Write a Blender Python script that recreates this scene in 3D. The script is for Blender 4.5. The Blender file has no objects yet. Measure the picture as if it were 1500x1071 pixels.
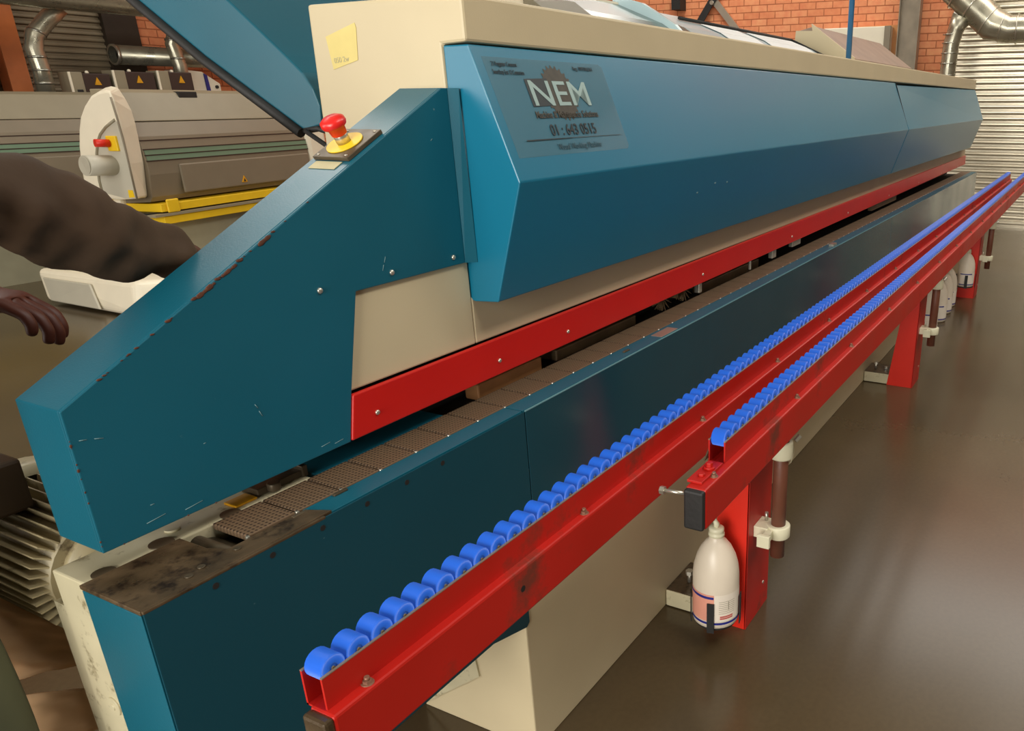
import bpy, bmesh, math, random
from mathutils import Vector, Matrix
random.seed(7)
scene = bpy.context.scene
COL = scene.collection
PI = math.pi

# ------------------------------------------------------------------ camera
cam_d = bpy.data.cameras.new('camera'); cam = bpy.data.objects.new('camera', cam_d); COL.objects.link(cam)
M = ((0.44476423, -0.89564635, -0.0015513), (-0.32039244, -0.15748406, -0.93410249), (0.83638117, 0.41595239, -0.3570016))
R_ = Matrix(((M[0][0], -M[1][0], -M[2][0]), (M[0][1], -M[1][1], -M[2][1]), (M[0][2], -M[1][2], -M[2][2])))
cam.matrix_world = Matrix.Translation((0, 0, 1.65)) @ R_.to_4x4()
cam_d.sensor_width = 36; cam_d.sensor_fit = 'HORIZONTAL'
cam_d.lens = 1149.17 * 36 / 1500
cam_d.shift_x = -(1012.77 - 750) / 1500; cam_d.shift_y = (590.17 - 535.5) / 1500
cam_d.clip_start = 0.05; cam_d.clip_end = 100
scene.camera = cam
# ------------------------------------------------------------------ world, light, exposure
scene.view_settings.view_transform = 'Standard'; scene.view_settings.look = 'None'
scene.view_settings.gamma = 1; scene.view_settings.use_curve_mapping = False
scene.view_settings.exposure = 0.27
try:
    scene.cycles.use_denoising = True
    scene.cycles.max_bounces = 8
except Exception: pass
w = bpy.data.worlds.new('world'); scene.world = w; w.use_nodes = True
bg = w.node_tree.nodes['Background']; bg.inputs[0].default_value = (1.0, 0.93, 0.82, 1); bg.inputs[1].default_value = 1.0

def area(name, loc, target, sx, sy, power, col):
    l = bpy.data.lights.new(name, 'AREA'); l.shape = 'RECTANGLE'; l.size = sx; l.size_y = sy; l.energy = power; l.color = col
    o = bpy.data.objects.new(name, l); COL.objects.link(o); o.location = loc
    d = Vector(target) - Vector(loc); o.rotation_euler = d.to_track_quat('-Z', 'Y').to_euler()
    return o
area('doorway_daylight', (-4.3, 5.2, 2.2), (2, 3.5, 1.2), 5, 3.4, 230, (1.0, 0.97, 0.9))
area('side_door_daylight', (-4.3, 0.7, 2.1), (1, 1.2, 1.1), 3.4, 3.0, 355, (1.0, 0.97, 0.9))
for k, (x, y) in enumerate(((1.0, -2.4), (5.0, -2.4), (10.7, 0.4), (3.0, 6.5), (9.6, 5.0))):
    area('skylight_%d' % (k + 1), (x, y, 5.7), (x, y, 0), 2.6 if x < 10 else 2.4, 1.3 if x < 10 else 4.5, 108 if y < 0 else (115 if x > 10 else (70 if x < 9 else 95)), (1.0, 0.96, 0.88))  # third and fifth are added to brighten the shutter and the brick wall

area('hood_reflection_light', (11.95, -1.9, 5.1), (0, -1.2, 4.2), 6.5, 1.4, 11, (0.85, 0.95, 1.0))  # added source for the hood's upper face to reflect; no window stands there

# ------------------------------------------------------------------ materials
def lin(c):
    return tuple((v / 255 / 12.92) if v / 255 <= 0.04045 else ((v / 255 + 0.055) / 1.055) ** 2.4 for v in c) + (1,)
def mat(name, rgb, rough=0.5, metal=0.0, vary=0.08, vscale=6.0, bump=0.0, bscale=80.0, spec=0.5, coat=0.0, dirt=None, dirt_amt=0.0, dirt_scale=9.0, alpha=1.0, rvary=0.0):
    m = bpy.data.materials.new(name); m.use_nodes = True
    nt = m.node_tree; N = nt.nodes; L = nt.links; b = N['Principled BSDF']
    b.inputs['Roughness'].default_value = rough; b.inputs['Metallic'].default_value = metal
    b.inputs['Specular IOR Level'].default_value = spec
    b.inputs['Coat Weight'].default_value = coat; b.inputs['Coat Roughness'].default_value = 0.08
    tc = N.new('ShaderNodeTexCoord')
    no = N.new('ShaderNodeTexNoise'); no.inputs['Scale'].default_value = vscale; no.inputs['Detail'].default_value = 2.5
    L.new(tc.outputs['Object'], no.inputs['Vector'])
    mr = N.new('ShaderNodeMapRange'); mr.interpolation_type = 'SMOOTHSTEP'; mr.inputs[1].default_value = 0.15; mr.inputs[2].default_value = 0.85
    mr.inputs[3].default_value = 1 - vary; mr.inputs[4].default_value = 1 + vary
    L.new(no.outputs['Fac'], mr.inputs[0])
    mx = N.new('ShaderNodeMix'); mx.data_type = 'RGBA'; mx.blend_type = 'MULTIPLY'; mx.inputs[0].default_value = 1
    mx.inputs[6].default_value = lin(rgb); L.new(mr.outputs[0], mx.inputs[7])
    out = mx.outputs[2]
    if dirt is not None:
        n2 = N.new('ShaderNodeTexNoise'); n2.inputs['Scale'].default_value = dirt_scale; n2.inputs['Detail'].default_value = 9; n2.inputs['Roughness'].default_value = 0.7
        L.new(tc.outputs['Object'], n2.inputs['Vector'])
        r2 = N.new('ShaderNodeMapRange'); t = 0.72 - 0.35 * dirt_amt
        r2.inputs[1].default_value = t; r2.inputs[2].default_value = t + 0.12
        L.new(n2.outputs['Fac'], r2.inputs[0])
        m2 = N.new('ShaderNodeMix'); m2.data_type = 'RGBA'; m2.inputs[7].default_value = lin(dirt)
        L.new(r2.outputs[0], m2.inputs[0]); L.new(out, m2.inputs[6]); out = m2.outputs[2]
    L.new(out, b.inputs['Base Color'])
    if rvary:
        r3 = N.new('ShaderNodeMapRange'); r3.interpolation_type = 'SMOOTHSTEP'; r3.inputs[1].default_value = 0.15; r3.inputs[2].default_value = 0.85
        r3.inputs[3].default_value = max(0.02, rough - rvary); r3.inputs[4].default_value = rough + rvary
        L.new(no.outputs['Fac'], r3.inputs[0]); L.new(r3.outputs[0], b.inputs['Roughness'])
    if bump:
        n3 = N.new('ShaderNodeTexNoise'); n3.inputs['Scale'].default_value = bscale; n3.inputs['Detail'].default_value = 3
        L.new(tc.outputs['Object'], n3.inputs['Vector'])
        bp = N.new('ShaderNodeBump'); bp.inputs['Strength'].default_value = bump; bp.inputs['Distance'].default_value = 0.004
        L.new(n3.outputs['Fac'], bp.inputs['Height']); L.new(bp.outputs[0], b.inputs['Normal'])
    if alpha < 1: b.inputs['Alpha'].default_value = alpha
    return m
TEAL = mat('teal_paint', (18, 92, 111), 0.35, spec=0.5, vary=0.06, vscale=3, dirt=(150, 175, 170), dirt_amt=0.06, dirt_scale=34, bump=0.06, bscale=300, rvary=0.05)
TEALS = mat('teal_skirt_shaded', (14, 66, 80), 0.2, vary=0.05, vscale=2.5, dirt=(110, 150, 150), dirt_amt=0.03, dirt_scale=50, bump=0.04, bscale=300, rvary=0.05)  # darker copy of the machine's teal; the skirt's shade is in its colour
TEALW = mat('worn_teal_edge', (104, 150, 158), 0.5)
TEALG = mat('teal_gloss_lit', (16, 114, 144), 0.31, vary=0.04, vscale=1.2, spec=0.5)  # brighter copy of the machine's teal; light on the hood is in its colour
CREAM = mat('cream_paint', (206, 190, 155), 0.5, vary=0.04, vscale=4, bump=0.05, bscale=260)
CREAMF = mat('cream_frame_paint', (198, 188, 156), 0.42, vary=0.1, vscale=9, dirt=(120, 106, 74), dirt_amt=0.45, dirt_scale=20)
BOLTM = mat('dull_bolt', (150, 112, 92), 0.45, metal=0.4, vary=0.2)
BAREE = mat('bare_edge_metal', (150, 134, 116), 0.45, metal=0.3, vary=0.15, vscale=30)
RED = mat('red_paint', (184, 24, 12), 0.45, vary=0.1, vscale=4, dirt=(118, 48, 34), dirt_amt=0.42, dirt_scale=4, rvary=0.08)
REDB = mat('bright_red_lit_face', (222, 40, 22), 0.42, vary=0.05, vscale=5)  # brightened red: light on the posts' web plates is in the colour; also switch red
REDS = mat('red_strip_paint', (200, 26, 18), 0.38, vary=0.05, vscale=5, dirt=(225, 120, 110), dirt_amt=0.02, dirt_scale=25)
BLUE = mat('blue_plastic', (38, 104, 225), 0.36, vary=0.07, vscale=14, dirt=(130, 160, 220), dirt_amt=0.06, dirt_scale=60)
BLACK = mat('black_rubber', (34, 33, 32), 0.6, vary=0.15, vscale=30, bump=0.2)
VOID = mat('dark_hollow_shade', (22, 17, 13), 0.8)  # near-black colour stands in for shade inside hollows, holes and gaps
GALV = mat('galvanised_steel', (176, 174, 162), 0.27, metal=0.85, vary=0.12, vscale=5, rvary=0.1)
DUCT = mat('galvanised_duct', (185, 180, 160), 0.3, metal=0.75, vary=0.15, vscale=7, rvary=0.1)
STEEL = mat('bright_steel', (205, 200, 185), 0.3, metal=0.8, vary=0.1)
DSTEEL = mat('oily_steel', (92, 80, 62), 0.42, metal=0.4, vary=0.3, vscale=18, rvary=0.12)
WORN = mat('worn_bare_metal', (92, 75, 54), 0.36, metal=0.3, vary=0.4, vscale=16, dirt=(40, 28, 20), dirt_amt=0.62, dirt_scale=17, rvary=0.14, bump=0.25, bscale=60)
BROWNP = mat('rusty_brown_pipe', (112, 66, 48), 0.5, vary=0.14, vscale=16)
WHITEP = mat('cream_plastic', (226, 220, 190), 0.4, vary=0.05)
YELLOW = mat('yellow_paint', (242, 200, 30), 0.45, vary=0.05)
ORANGE = mat('amber_label', (222, 158, 14), 0.5, vary=0.15, vscale=40, dirt=(150, 70, 20), dirt_amt=0.3, dirt_scale=40)
TAPE = mat('masking_tape', (224, 204, 128), 0.6, vary=0.06, vscale=20)
TAPE2 = mat('dirty_tape', (190, 180, 140), 0.6, vary=0.1, vscale=20)
INK = mat('faded_print', (14, 34, 40), 0.5)
INKB = mat('brown_print', (56, 52, 40), 0.5, vary=0.3, vscale=60)
PALE = mat('pale_print', (150, 175, 172), 0.5)
CLEAR = mat('clear_vinyl', (120, 158, 170), 0.1, alpha=0.22, spec=0.9)
GREY = mat('warm_grey_panel', (134, 122, 102), 0.42, vary=0.04)
GREYL = mat('light_grey_panel', (150, 140, 116), 0.42, vary=0.04)
GREEN = mat('sage_stripe', (112, 138, 112), 0.45, vary=0.04)
WHITE = mat('white_moulding', (246, 236, 212), 0.42, vary=0.03)
OFFW = mat('off_white_board', (236, 228, 206), 0.5, vary=0.03)
LGREY = mat('grey_moulding', (196, 190, 172), 0.45, vary=0.03)
DBROWN = mat('dark_box_plastic', (60, 42, 34), 0.5)
WOOD = mat('raw_timber', (168, 116, 70), 0.6, vary=0.2, vscale=12)
ORW = mat('orange_board', (214, 150, 92), 0.6)
FLAP = mat('translucent_sheet', (196, 222, 228), 0.25, vary=0.08, vscale=5)
WINDOW = mat('skylit_window_white', (250, 252, 252), 0.6, vary=0.02)  # opaque white stands in for bright skylight seen through the hood windows
JACKET = mat('dark_brown_jacket', (74, 54, 36), 0.8, vary=0.25, vscale=7, bump=0.5, bscale=25)
TROUS = mat('grey_green_trousers', (92, 92, 68), 0.85, vary=0.15, vscale=8)
SKIN = mat('dark_skin', (84, 40, 28), 0.5, vary=0.1)
HAIR = mat('black_hair', (18, 14, 12), 0.7)
CLOTH = mat('tan_cloth', (232, 188, 142), 0.85, vary=0.12, vscale=9)
BOTTLE = mat('bottle_plastic', (228, 214, 194), 0.35, vary=0.05, vscale=12)
LABELW = mat('white_label', (240, 228, 212), 0.5)
LABELP = mat('pink_label', (232, 160, 138), 0.5)
NAVY = mat('navy_print', (36, 40, 130), 0.5)
PINKT = mat('red_print', (196, 90, 84), 0.5)
BRUSH = mat('brush_bristle', (120, 98, 68), 0.8, vary=0.3, vscale=40)
POLE = mat('blue_pole_paint', (52, 116, 168), 0.35)
WALLP = mat('dull_wall_paint', (112, 104, 86), 0.8)
CONC = mat('ceiling_paint', (168, 168, 156), 0.7)
RUSTY = mat('rust_chip', (92, 52, 34), 0.8, vary=0.3, vscale=80)
PALEC = mat('bare_scuff', (104, 136, 140), 0.6)
OXIDE = mat('red_oxide_steel', (206, 118, 66), 0.5, vary=0.12)
DARKST = mat('dark_steel', (60, 50, 40), 0.5, metal=0.3)

def brick_mat(name, swap):
    m = bpy.data.materials.new(name); m.use_nodes = True
    nt = m.node_tree; N = nt.nodes; L = nt.links; b = N['Principled BSDF']; b.inputs['Roughness'].default_value = 0.8
    tc = N.new('ShaderNodeTexCoord'); sp = N.new('ShaderNodeSeparateXYZ'); cb = N.new('ShaderNodeCombineXYZ')
    L.new(tc.outputs['Object'], sp.inputs[0]); L.new(sp.outputs[1 if swap else 0], cb.inputs[0]); L.new(sp.outputs[2], cb.inputs[1])
    br = N.new('ShaderNodeTexBrick'); br.inputs['Scale'].default_value = 1
    br.inputs['Brick Width'].default_value = 0.25; br.inputs['Row Height'].default_value = 0.094; br.inputs['Mortar Size'].default_value = 0.008
    br.inputs['Mortar Smooth'].default_value = 0.3
    br.inputs['Color1'].default_value = lin((238, 158, 112)); br.inputs['Color2'].default_value = lin((222, 136, 92)); br.inputs['Mortar'].default_value = lin((180, 104, 66))
    L.new(cb.outputs[0], br.inputs['Vector'])
    no = N.new('ShaderNodeTexNoise'); no.inputs['Scale'].default_value = 14; no.inputs['Detail'].default_value = 6; L.new(tc.outputs['Object'], no.inputs['Vector'])
    mx = N.new('ShaderNodeMix'); mx.data_type = 'RGBA'; mx.blend_type = 'OVERLAY'; mx.inputs[0].default_value = 0.35
    L.new(br.outputs['Color'], mx.inputs[6]); L.new(no.outputs['Fac'], mx.inputs[7]); L.new(mx.outputs[2], b.inputs['Base Color'])
    bp = N.new('ShaderNodeBump'); bp.inputs['Strength'].default_value = 0.6; bp.inputs['Distance'].default_value = 0.006; bp.invert = True
    L.new(br.outputs['Fac'], bp.inputs['Height']); L.new(bp.outputs[0], b.inputs['Normal'])
    return m
BRICK_E = brick_mat('brick_end', True); BRICK_S = brick_mat('brick_side', False)

def floor_mat():
    m = bpy.data.materials.new('polished_floor'); m.use_nodes = True
    nt = m.node_tree; N = nt.nodes; L = nt.links; b = N['Principled BSDF']
    tc = N.new('ShaderNodeTexCoord')
    n1 = N.new('ShaderNodeTexNoise'); n1.inputs['Scale'].default_value = 0.9; n1.inputs['Detail'].default_value = 3; n1.inputs['Roughness'].default_value = 0.5
    n2 = N.new('ShaderNodeTexNoise'); n2.inputs['Scale'].default_value = 60; n2.inputs['Detail'].default_value = 4
    L.new(tc.outputs['Object'], n1.inputs['Vector']); L.new(tc.outputs['Object'], n2.inputs['Vector'])
    cr = N.new('ShaderNodeValToRGB'); e = cr.color_ramp.elements
    e[0].position = 0.3; e[0].color = lin((70, 57, 39)); e[1].position = 0.72; e[1].color = lin((90, 76, 52))
    L.new(n1.outputs['Fac'], cr.inputs[0])
    mx = N.new('ShaderNodeMix'); mx.data_type = 'RGBA'; mx.blend_type = 'OVERLAY'; mx.inputs[0].default_value = 0.15
    L.new(cr.outputs[0], mx.inputs[6]); L.new(n2.outputs['Fac'], mx.inputs[7]); L.new(mx.outputs[2], b.inputs['Base Color'])
    mr = N.new('ShaderNodeMapRange'); mr.interpolation_type = 'SMOOTHSTEP'; mr.inputs[1].default_value = 0.1; mr.inputs[2].default_value = 0.9; mr.inputs[3].default_value = 0.19; mr.inputs[4].default_value = 0.26
    L.new(n1.outputs['Fac'], mr.inputs[0]); L.new(mr.outputs[0], b.inputs['Roughness'])
    return m
FLOOR = floor_mat()

def pad_mat():
    m = bpy.data.materials.new('dimpled_chain_rubber'); m.use_nodes = True
    nt = m.node_tree; N = nt.nodes; L = nt.links; b = N['Principled BSDF']; b.inputs['Roughness'].default_value = 0.5
    tc = N.new('ShaderNodeTexCoord'); sc = N.new('ShaderNodeVectorMath'); sc.operation = 'SCALE'; sc.inputs['Scale'].default_value = 118
    L.new(tc.outputs['Object'], sc.inputs[0])
    fr = N.new('ShaderNodeVectorMath'); fr.operation = 'FRACTION'; L.new(sc.outputs[0], fr.inputs[0])
    sp = N.new('ShaderNodeSeparateXYZ'); L.new(fr.outputs[0], sp.inputs[0])
    cb = N.new('ShaderNodeCombineXYZ'); L.new(sp.outputs[0], cb.inputs[0]); L.new(sp.outputs[1], cb.inputs[1])
    ds = N.new('ShaderNodeVectorMath'); ds.operation = 'DISTANCE'; ds.inputs[1].default_value = (0.5, 0.5, 0); L.new(cb.outputs[0], ds.inputs[0])
    mr = N.new('ShaderNodeMapRange'); mr.inputs[1].default_value = 0.18; mr.inputs[2].default_value = 0.34; L.new(ds.outputs['Value'], mr.inputs[0])
    mx = N.new('ShaderNodeMix'); mx.data_type = 'RGBA'; mx.inputs[6].default_value = lin((52, 38, 28)); mx.inputs[7].default_value = lin((112, 90, 68))
    L.new(mr.outputs[0], mx.inputs[0]); L.new(mx.outputs[2], b.inputs['Base Color'])
    bp = N.new('ShaderNodeBump'); bp.inputs['Strength'].default_value = 0.5; bp.inputs['Distance'].default_value = 0.002
    L.new(mr.outputs[0], bp.inputs['Height']); L.new(bp.outputs[0], b.inputs['Normal'])
    return m
PAD = pad_mat()

# ------------------------------------------------------------------ mesh helpers
class MB:
    def __init__(s): s.bm = bmesh.new(); s.mi = 0
    def _f(s, fs, smooth=False):
        for f in fs: f.material_index = s.mi; f.smooth = smooth
    def box(s, x0, x1, y0, y1, z0, z1):
        v = [s.bm.verts.new(p) for p in ((x0,y0,z0),(x1,y0,z0),(x1,y1,z0),(x0,y1,z0),(x0,y0,z1),(x1,y0,z1),(x1,y1,z1),(x0,y1,z1))]
        s._f([s.bm.faces.new([v[i] for i in q]) for q in ((3,2,1,0),(4,5,6,7),(0,1,5,4),(1,2,6,5),(2,3,7,6),(3,0,4,7))]); return s
    def prism(s, poly, axis, a, b, smooth=False):
        # poly: 2D points in the two other axes (x: (y,z); y: (x,z); z: (x,y))
        def P(p, t): return (t, p[0], p[1]) if axis == 'x' else ((p[0], t, p[1]) if axis == 'y' else (p[0], p[1], t))
        A = [s.bm.verts.new(P(p, a)) for p in poly]; B = [s.bm.verts.new(P(p, b)) for p in poly]
        n = len(poly); fs = [s.bm.faces.new(A), s.bm.faces.new(B[::-1])]; s._f(fs)
        s._f([s.bm.faces.new((A[i], B[i], B[(i+1) % n], A[(i+1) % n])) for i in range(n)], smooth); return s
    def hull(s, A, B, smooth=False):   # two matching 3D loops joined, capped
        VA = [s.bm.verts.new(p) for p in A]; VB = [s.bm.verts.new(p) for p in B]; n = len(A)
        s._f([s.bm.faces.new(VA), s.bm.faces.new(VB[::-1])])
        s._f([s.bm.faces.new((VA[i], VB[i], VB[(i+1) % n], VA[(i+1) % n])) for i in range(n)], smooth); return s
    def cyl(s, p0, p1, r0, r1=None, n=20, cap=True, smooth=True):
        r1 = r0 if r1 is None else r1
        p0 = Vector(p0); p1 = Vector(p1); d = (p1 - p0).normalized(); u = d.orthogonal().normalized(); v = d.cross(u)
        A = [s.bm.verts.new(p0 + (u*math.cos(2*PI*i/n) + v*math.sin(2*PI*i/n))*r0) for i in range(n)]
        B = [s.bm.verts.new(p1 + (u*math.cos(2*PI*i/n) + v*math.sin(2*PI*i/n))*r1) for i in range(n)]
        s._f([s.bm.faces.new((A[i], A[(i+1) % n], B[(i+1) % n], B[i])) for i in range(n)], smooth)
        if cap: s._f([s.bm.faces.new(A[::-1]), s.bm.faces.new(B)])
        return s
    def lathe(s, prof, o, axis=(0,0,1), n=28, a0=0, a1=2*PI):
        o = Vector(o); d = Vector(axis).normalized(); u = Vector((1,0,0)) if abs(d.z) > .9 else d.orthogonal().normalized(); u = (u - d*u.dot(d)).normalized(); v = d.cross(u)
        full = abs(a1 - a0 - 2*PI) < 1e-6; m = n if full else n + 1
        rings = [[s.bm.verts.new(o + d*z + (u*math.cos(a0+(a1-a0)*i/n) + v*math.sin(a0+(a1-a0)*i/n))*r) for i in range(m)] for r, z in prof]
        for a, b in zip(rings[:-1], rings[1:]):
            s._f([s.bm.faces.new((a[i], a[(i+1) % m], b[(i+1) % m], b[i])) for i in range(n)], True)
        return s
    def tube(s, path, r, n=12):
        P = [Vector(p) for p in path]; rs = r if isinstance(r, (list, tuple)) else [r]*len(P)
        up = None; rings = []
        for i, p in enumerate(P):
            d = (P[min(i+1, len(P)-1)] - P[max(i-1, 0)]).normalized()
            if up is None: up = d.orthogonal().normalized()
            u = (up - d*up.dot(d)).normalized(); up = u; v = d.cross(u)
            rings.append([s.bm.verts.new(p + (u*math.cos(2*PI*k/n) + v*math.sin(2*PI*k/n))*rs[i]) for k in range(n)])
        for a, b in zip(rings[:-1], rings[1:]):
            s._f([s.bm.faces.new((a[i], a[(i+1) % n], b[(i+1) % n], b[i])) for i in range(n)], True)
        s._f([s.bm.faces.new(rings[0][::-1]), s.bm.faces.new(rings[-1])]); return s
    def sphere(s, c, r, sc=(1,1,1), u=14, v=10):
        mt = Matrix.Translation(c) @ Matrix.Diagonal((r*sc[0], r*sc[1], r*sc[2], 1))
        res = bmesh.ops.create_uvsphere(s.bm, u_segments=u, v_segments=v, radius=1, matrix=mt)
        s._f({f for vv in res['verts'] for f in vv.link_faces}, True); return s
    def xform(s, m): bmesh.ops.transform(s.bm, matrix=m, verts=s.bm.verts[:]); return s
    def build(s, name, mats, parent=None, bevel=0, seg=2):
        bmesh.ops.recalc_face_normals(s.bm, faces=s.bm.faces[:])
        off = Vector((0,0,0))
        p = parent
        while p is not None: off += Vector(p.location); p = p.parent
        bmesh.ops.translate(s.bm, verts=s.bm.verts[:], vec=-off)
        me = bpy.data.meshes.new(name); s.bm.to_mesh(me); s.bm.free()
        for m in (mats if isinstance(mats, (list, tuple)) else [mats]): me.materials.append(m)
        o = bpy.data.objects.new(name, me); COL.objects.link(o)
        if parent is not None: o.parent = parent
        if bevel:
            b = o.modifiers.new('bevel', 'BEVEL'); b.width = bevel; b.segments = seg; b.limit_method = 'ANGLE'; b.angle_limit = 0.6
            b.harden_normals = False
        return o
def tag(o, label=None, cat=None, group=None, kind=None):
    if label: o['label'] = label
    if cat: o['category'] = cat
    if group: o['group'] = group
    if kind: o['kind'] = kind
    return o
def thing(name, loc, label, cat, group=None):
    o = bpy.data.objects.new(name, None); COL.objects.link(o); o.location = loc; o.empty_display_size = 0.1
    return tag(o, label, cat, group)
def copy_tree(o, parent=None):
    c = o.copy(); COL.objects.link(c)
    if parent is not None: c.parent = parent
    for ch in o.children: copy_tree(ch, c)
    return c
def text_mesh(name, body, size, origin, ex, ey, m, parent, width=None, bold=0.0, ext=0.0004):
    cu = bpy.data.curves.new(name, 'FONT'); cu.body = body; cu.size = size; cu.extrude = ext; cu.offset = bold
    t = bpy.data.objects.new('tmp', cu); COL.objects.link(t)
    me = bpy.data.meshes.new_from_object(t.evaluated_get(bpy.context.evaluated_depsgraph_get())); bpy.data.objects.remove(t)
    xs = [v.co.x for v in me.vertices]; wdt = max(xs) - min(xs); sx = 1 if width is None else width / wdt
    ex = Vector(ex).normalized(); ey = Vector(ey).normalized(); ez = ex.cross(ey)
    off = Vector((0,0,0)); p = parent
    while p is not None: off += Vector(p.location); p = p.parent
    for v in me.vertices: v.co = Vector(origin) - off + ex*(v.co.x - min(xs))*sx + ey*v.co.y + ez*v.co.z
    me.materials.append(m)
    o = bpy.data.objects.new(name, me); COL.objects.link(o); o.parent = parent
    return o

# ------------------------------------------------------------------ setting
def struct(o): o['kind'] = 'structure'; return o
struct(MB().box(-4.8, 12.3, -5.75, 11.3, -0.1, 0).build('floor', FLOOR))
YS0, YS1 = -2.6, 1.98       # shutter opening in the end wall
b = MB(); b.box(12.1, 12.35, YS1, 11.3, 0, 6); b.box(12.1, 12.35, -5.5, YS0, 0, 6); b.box(12.1, 12.35, YS0, YS1, 4.2, 6)
struct(b.build('wall_end', BRICK_E))
def shutter(name, axis, a, b_, c, h, pitch, depth, m):
    pts = []; n = int(h / pitch)
    for i in range(n):
        for t, q in ((0,0),(.06,.92),(.2,1),(.38,.93),(.54,.74),(.62,.0),(.98,0)): pts.append((depth*q, i*pitch + t*pitch + 0.04))
    bm = MB(); pv = None
    for d, z in pts:
        if axis == 'x': row = [bm.bm.verts.new((c - d, a, z)), bm.bm.verts.new((c - d, b_, z))]
        else: row = [bm.bm.verts.new((a, c - d, z)), bm.bm.verts.new((b_, c - d, z))]
        if pv:
            f = bm.bm.faces.new((pv[0], pv[1], row[1], row[0]))
        pv = row
    # bottom rail
    if axis == 'x': bm.box(c - 0.045, c + 0.01, a, b_, 0.0, 0.09)
    else: bm.box(a, b_, c - 0.045, c + 0.01, 0.0, 0.09)
    return struct(bm.build(name, m))
SHUT = mat('shutter_steel', (212, 202, 180), 0.28, metal=0.85, vary=0.08, vscale=4)
SHUTD = mat('shutter_steel_dull', (138, 124, 100), 0.5, metal=0.2, vary=0.08, vscale=4)
shutter('door_1', 'x', YS0, YS1, 12.07, 4.2, 0.0765, 0.05, SHUT)
struct(MB().box(12.0, 12.1, YS1 - .02, YS1 + 0.06, 0, 4.3).box(12.0, 12.1, YS0 - .06, YS0 + .02, 0, 4.3).build('trim_1', GALV))
XS0, XS1 = 0.4, 6.22
b = MB(); b.box(6.62, 12.1, 11.05, 11.3, 0, 6); b.box(-4, XS0, 11.05, 11.3, 0, 6); b.box(XS0, 6.62, 11.05, 11.3, 4.2, 6)
struct(b.build('wall_left', BRICK_S))
struct(MB().box(-4.8, 12.35, -5.75, -5.5, 0, 6).build('wall_right', WALLP))
struct(MB().box(-4.8, -4.5, -5.5, 11.3, 0, 6).build('wall_back', WALLP))
shutter('door_2', 'y', XS0, XS1, 11.08, 4.2, 0.07, 0.022, SHUTD)
struct(MB().box(6.22, 6.62, 11.0, 11.08, 0, 4.2).build('recess_shade_panel', DARKST))  # dark panel paints in the shade of the recess beside the shutter
# ceiling with open skylight strips
b = MB()
for x0, x1 in ((-4.8, -0.8), (2.8, 3.2), (6.8, 7.3), (11.1, 12.35)): b.box(x0, x1, -5.5, 11.3, 6.0, 6.08)
for x0, x1 in ((-0.8, 2.8), (3.2, 6.8), (7.3, 11.1)):
    for y0, y1 in ((-5.5, -2.6), (0.2, 5.2), (7.6, 11.3)): b.box(x0, x1, y0, y1, 6.0, 6.08)
struct(b.build('ceiling', CONC))

COLM = mat('dull_column_steel', (138, 126, 108), 0.4, metal=0.35, vary=0.2, vscale=5)
def steel_column(name, x, y, w_, d, z1, m, label, plate=True):
    r = thing(name, (x, y, 0), label, 'column')
    b = MB(); t = 0.012
    b.box(x-w_/2, x+w_/2, y-d/2, y-d/2+t, 0, z1); b.box(x-w_/2, x+w_/2, y+d/2-t, y+d/2, 0, z1); b.box(x-t/2, x+t/2, y-d/2+t, y+d/2-t, 0, z1)
    b.build('web', m, r)
    MB().box(x-w_/2-.05, x+w_/2+.05, y-d/2-.05, y+d/2+.05, 0, 0.02).build('base_plate', m, r)
    return r
steel_column('steel_column', 11.93, 2.6, 0.16, 0.28, 5.98, COLM, 'galvanised steel column against the brick end wall beside the roller shutter')
steel_column('steel_column', 5.08, 10.87, 0.2, 0.2, 5.98, OXIDE, 'orange brown steel column standing in front of the left roller shutter')
steel_column('steel_column', 4.62, 10.75, 0.2, 0.3, 5.98, DARKST, 'dark steel column at the far left edge, left of the orange one')

# ------------------------------------------------------------------ edge banding machine
EB = thing('edge_banding_machine', (0.5, 1.2, 0), 'long teal and cream edge banding machine with red guard strip and chain conveyor', 'machine')
X1 = 8.93
# base cabinet
b = MB(); b.box(1.298, X1-.1, 1.1167, 1.52, 0.0, 0.60)
base = b.build('base_cabinet', CREAM, EB, 0.004)
MB().hull([(1.292,1.29,.19),(1.292,1.30,.26),(1.292,1.50,.03),(1.292,1.515,.012)],[(1.298,1.29,.19),(1.298,1.30,.26),(1.298,1.50,.03),(1.298,1.515,.012)]).build('gusset_plate', CREAMF, base)
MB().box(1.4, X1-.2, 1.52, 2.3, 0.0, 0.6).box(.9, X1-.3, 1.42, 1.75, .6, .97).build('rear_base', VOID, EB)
# teal skirt: three folded sheets
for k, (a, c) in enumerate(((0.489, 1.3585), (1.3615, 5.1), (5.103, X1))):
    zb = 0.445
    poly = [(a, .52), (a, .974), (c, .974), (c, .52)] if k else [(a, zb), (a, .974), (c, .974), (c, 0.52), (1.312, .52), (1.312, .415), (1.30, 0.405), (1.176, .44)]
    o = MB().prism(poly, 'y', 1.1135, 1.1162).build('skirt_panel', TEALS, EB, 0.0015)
    if k == 0:
        for i in range(6): MB().cyl((0.594+.0983*i, 1.1126, .957), (0.594+.0983*i, 1.1138, .957), .0052, n=12).build('screw_hole', VOID, o)
o = MB().box(0.489, 0.495, 1.121, 1.268, 0.43, .966).build('end_panel', TEAL, EB, 0.001)
MB().box(0.80, 1.3585, 1.121, 1.172, .966, .974).box(1.3615, X1, 1.121, 1.172, .966, .974).build('table_ledge', TEAL, EB, 0.001)
MB().box(1.3615,5.4,1.1128,1.1162,.9725,.9752).build('edge_wear', TEALW, EB)
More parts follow.
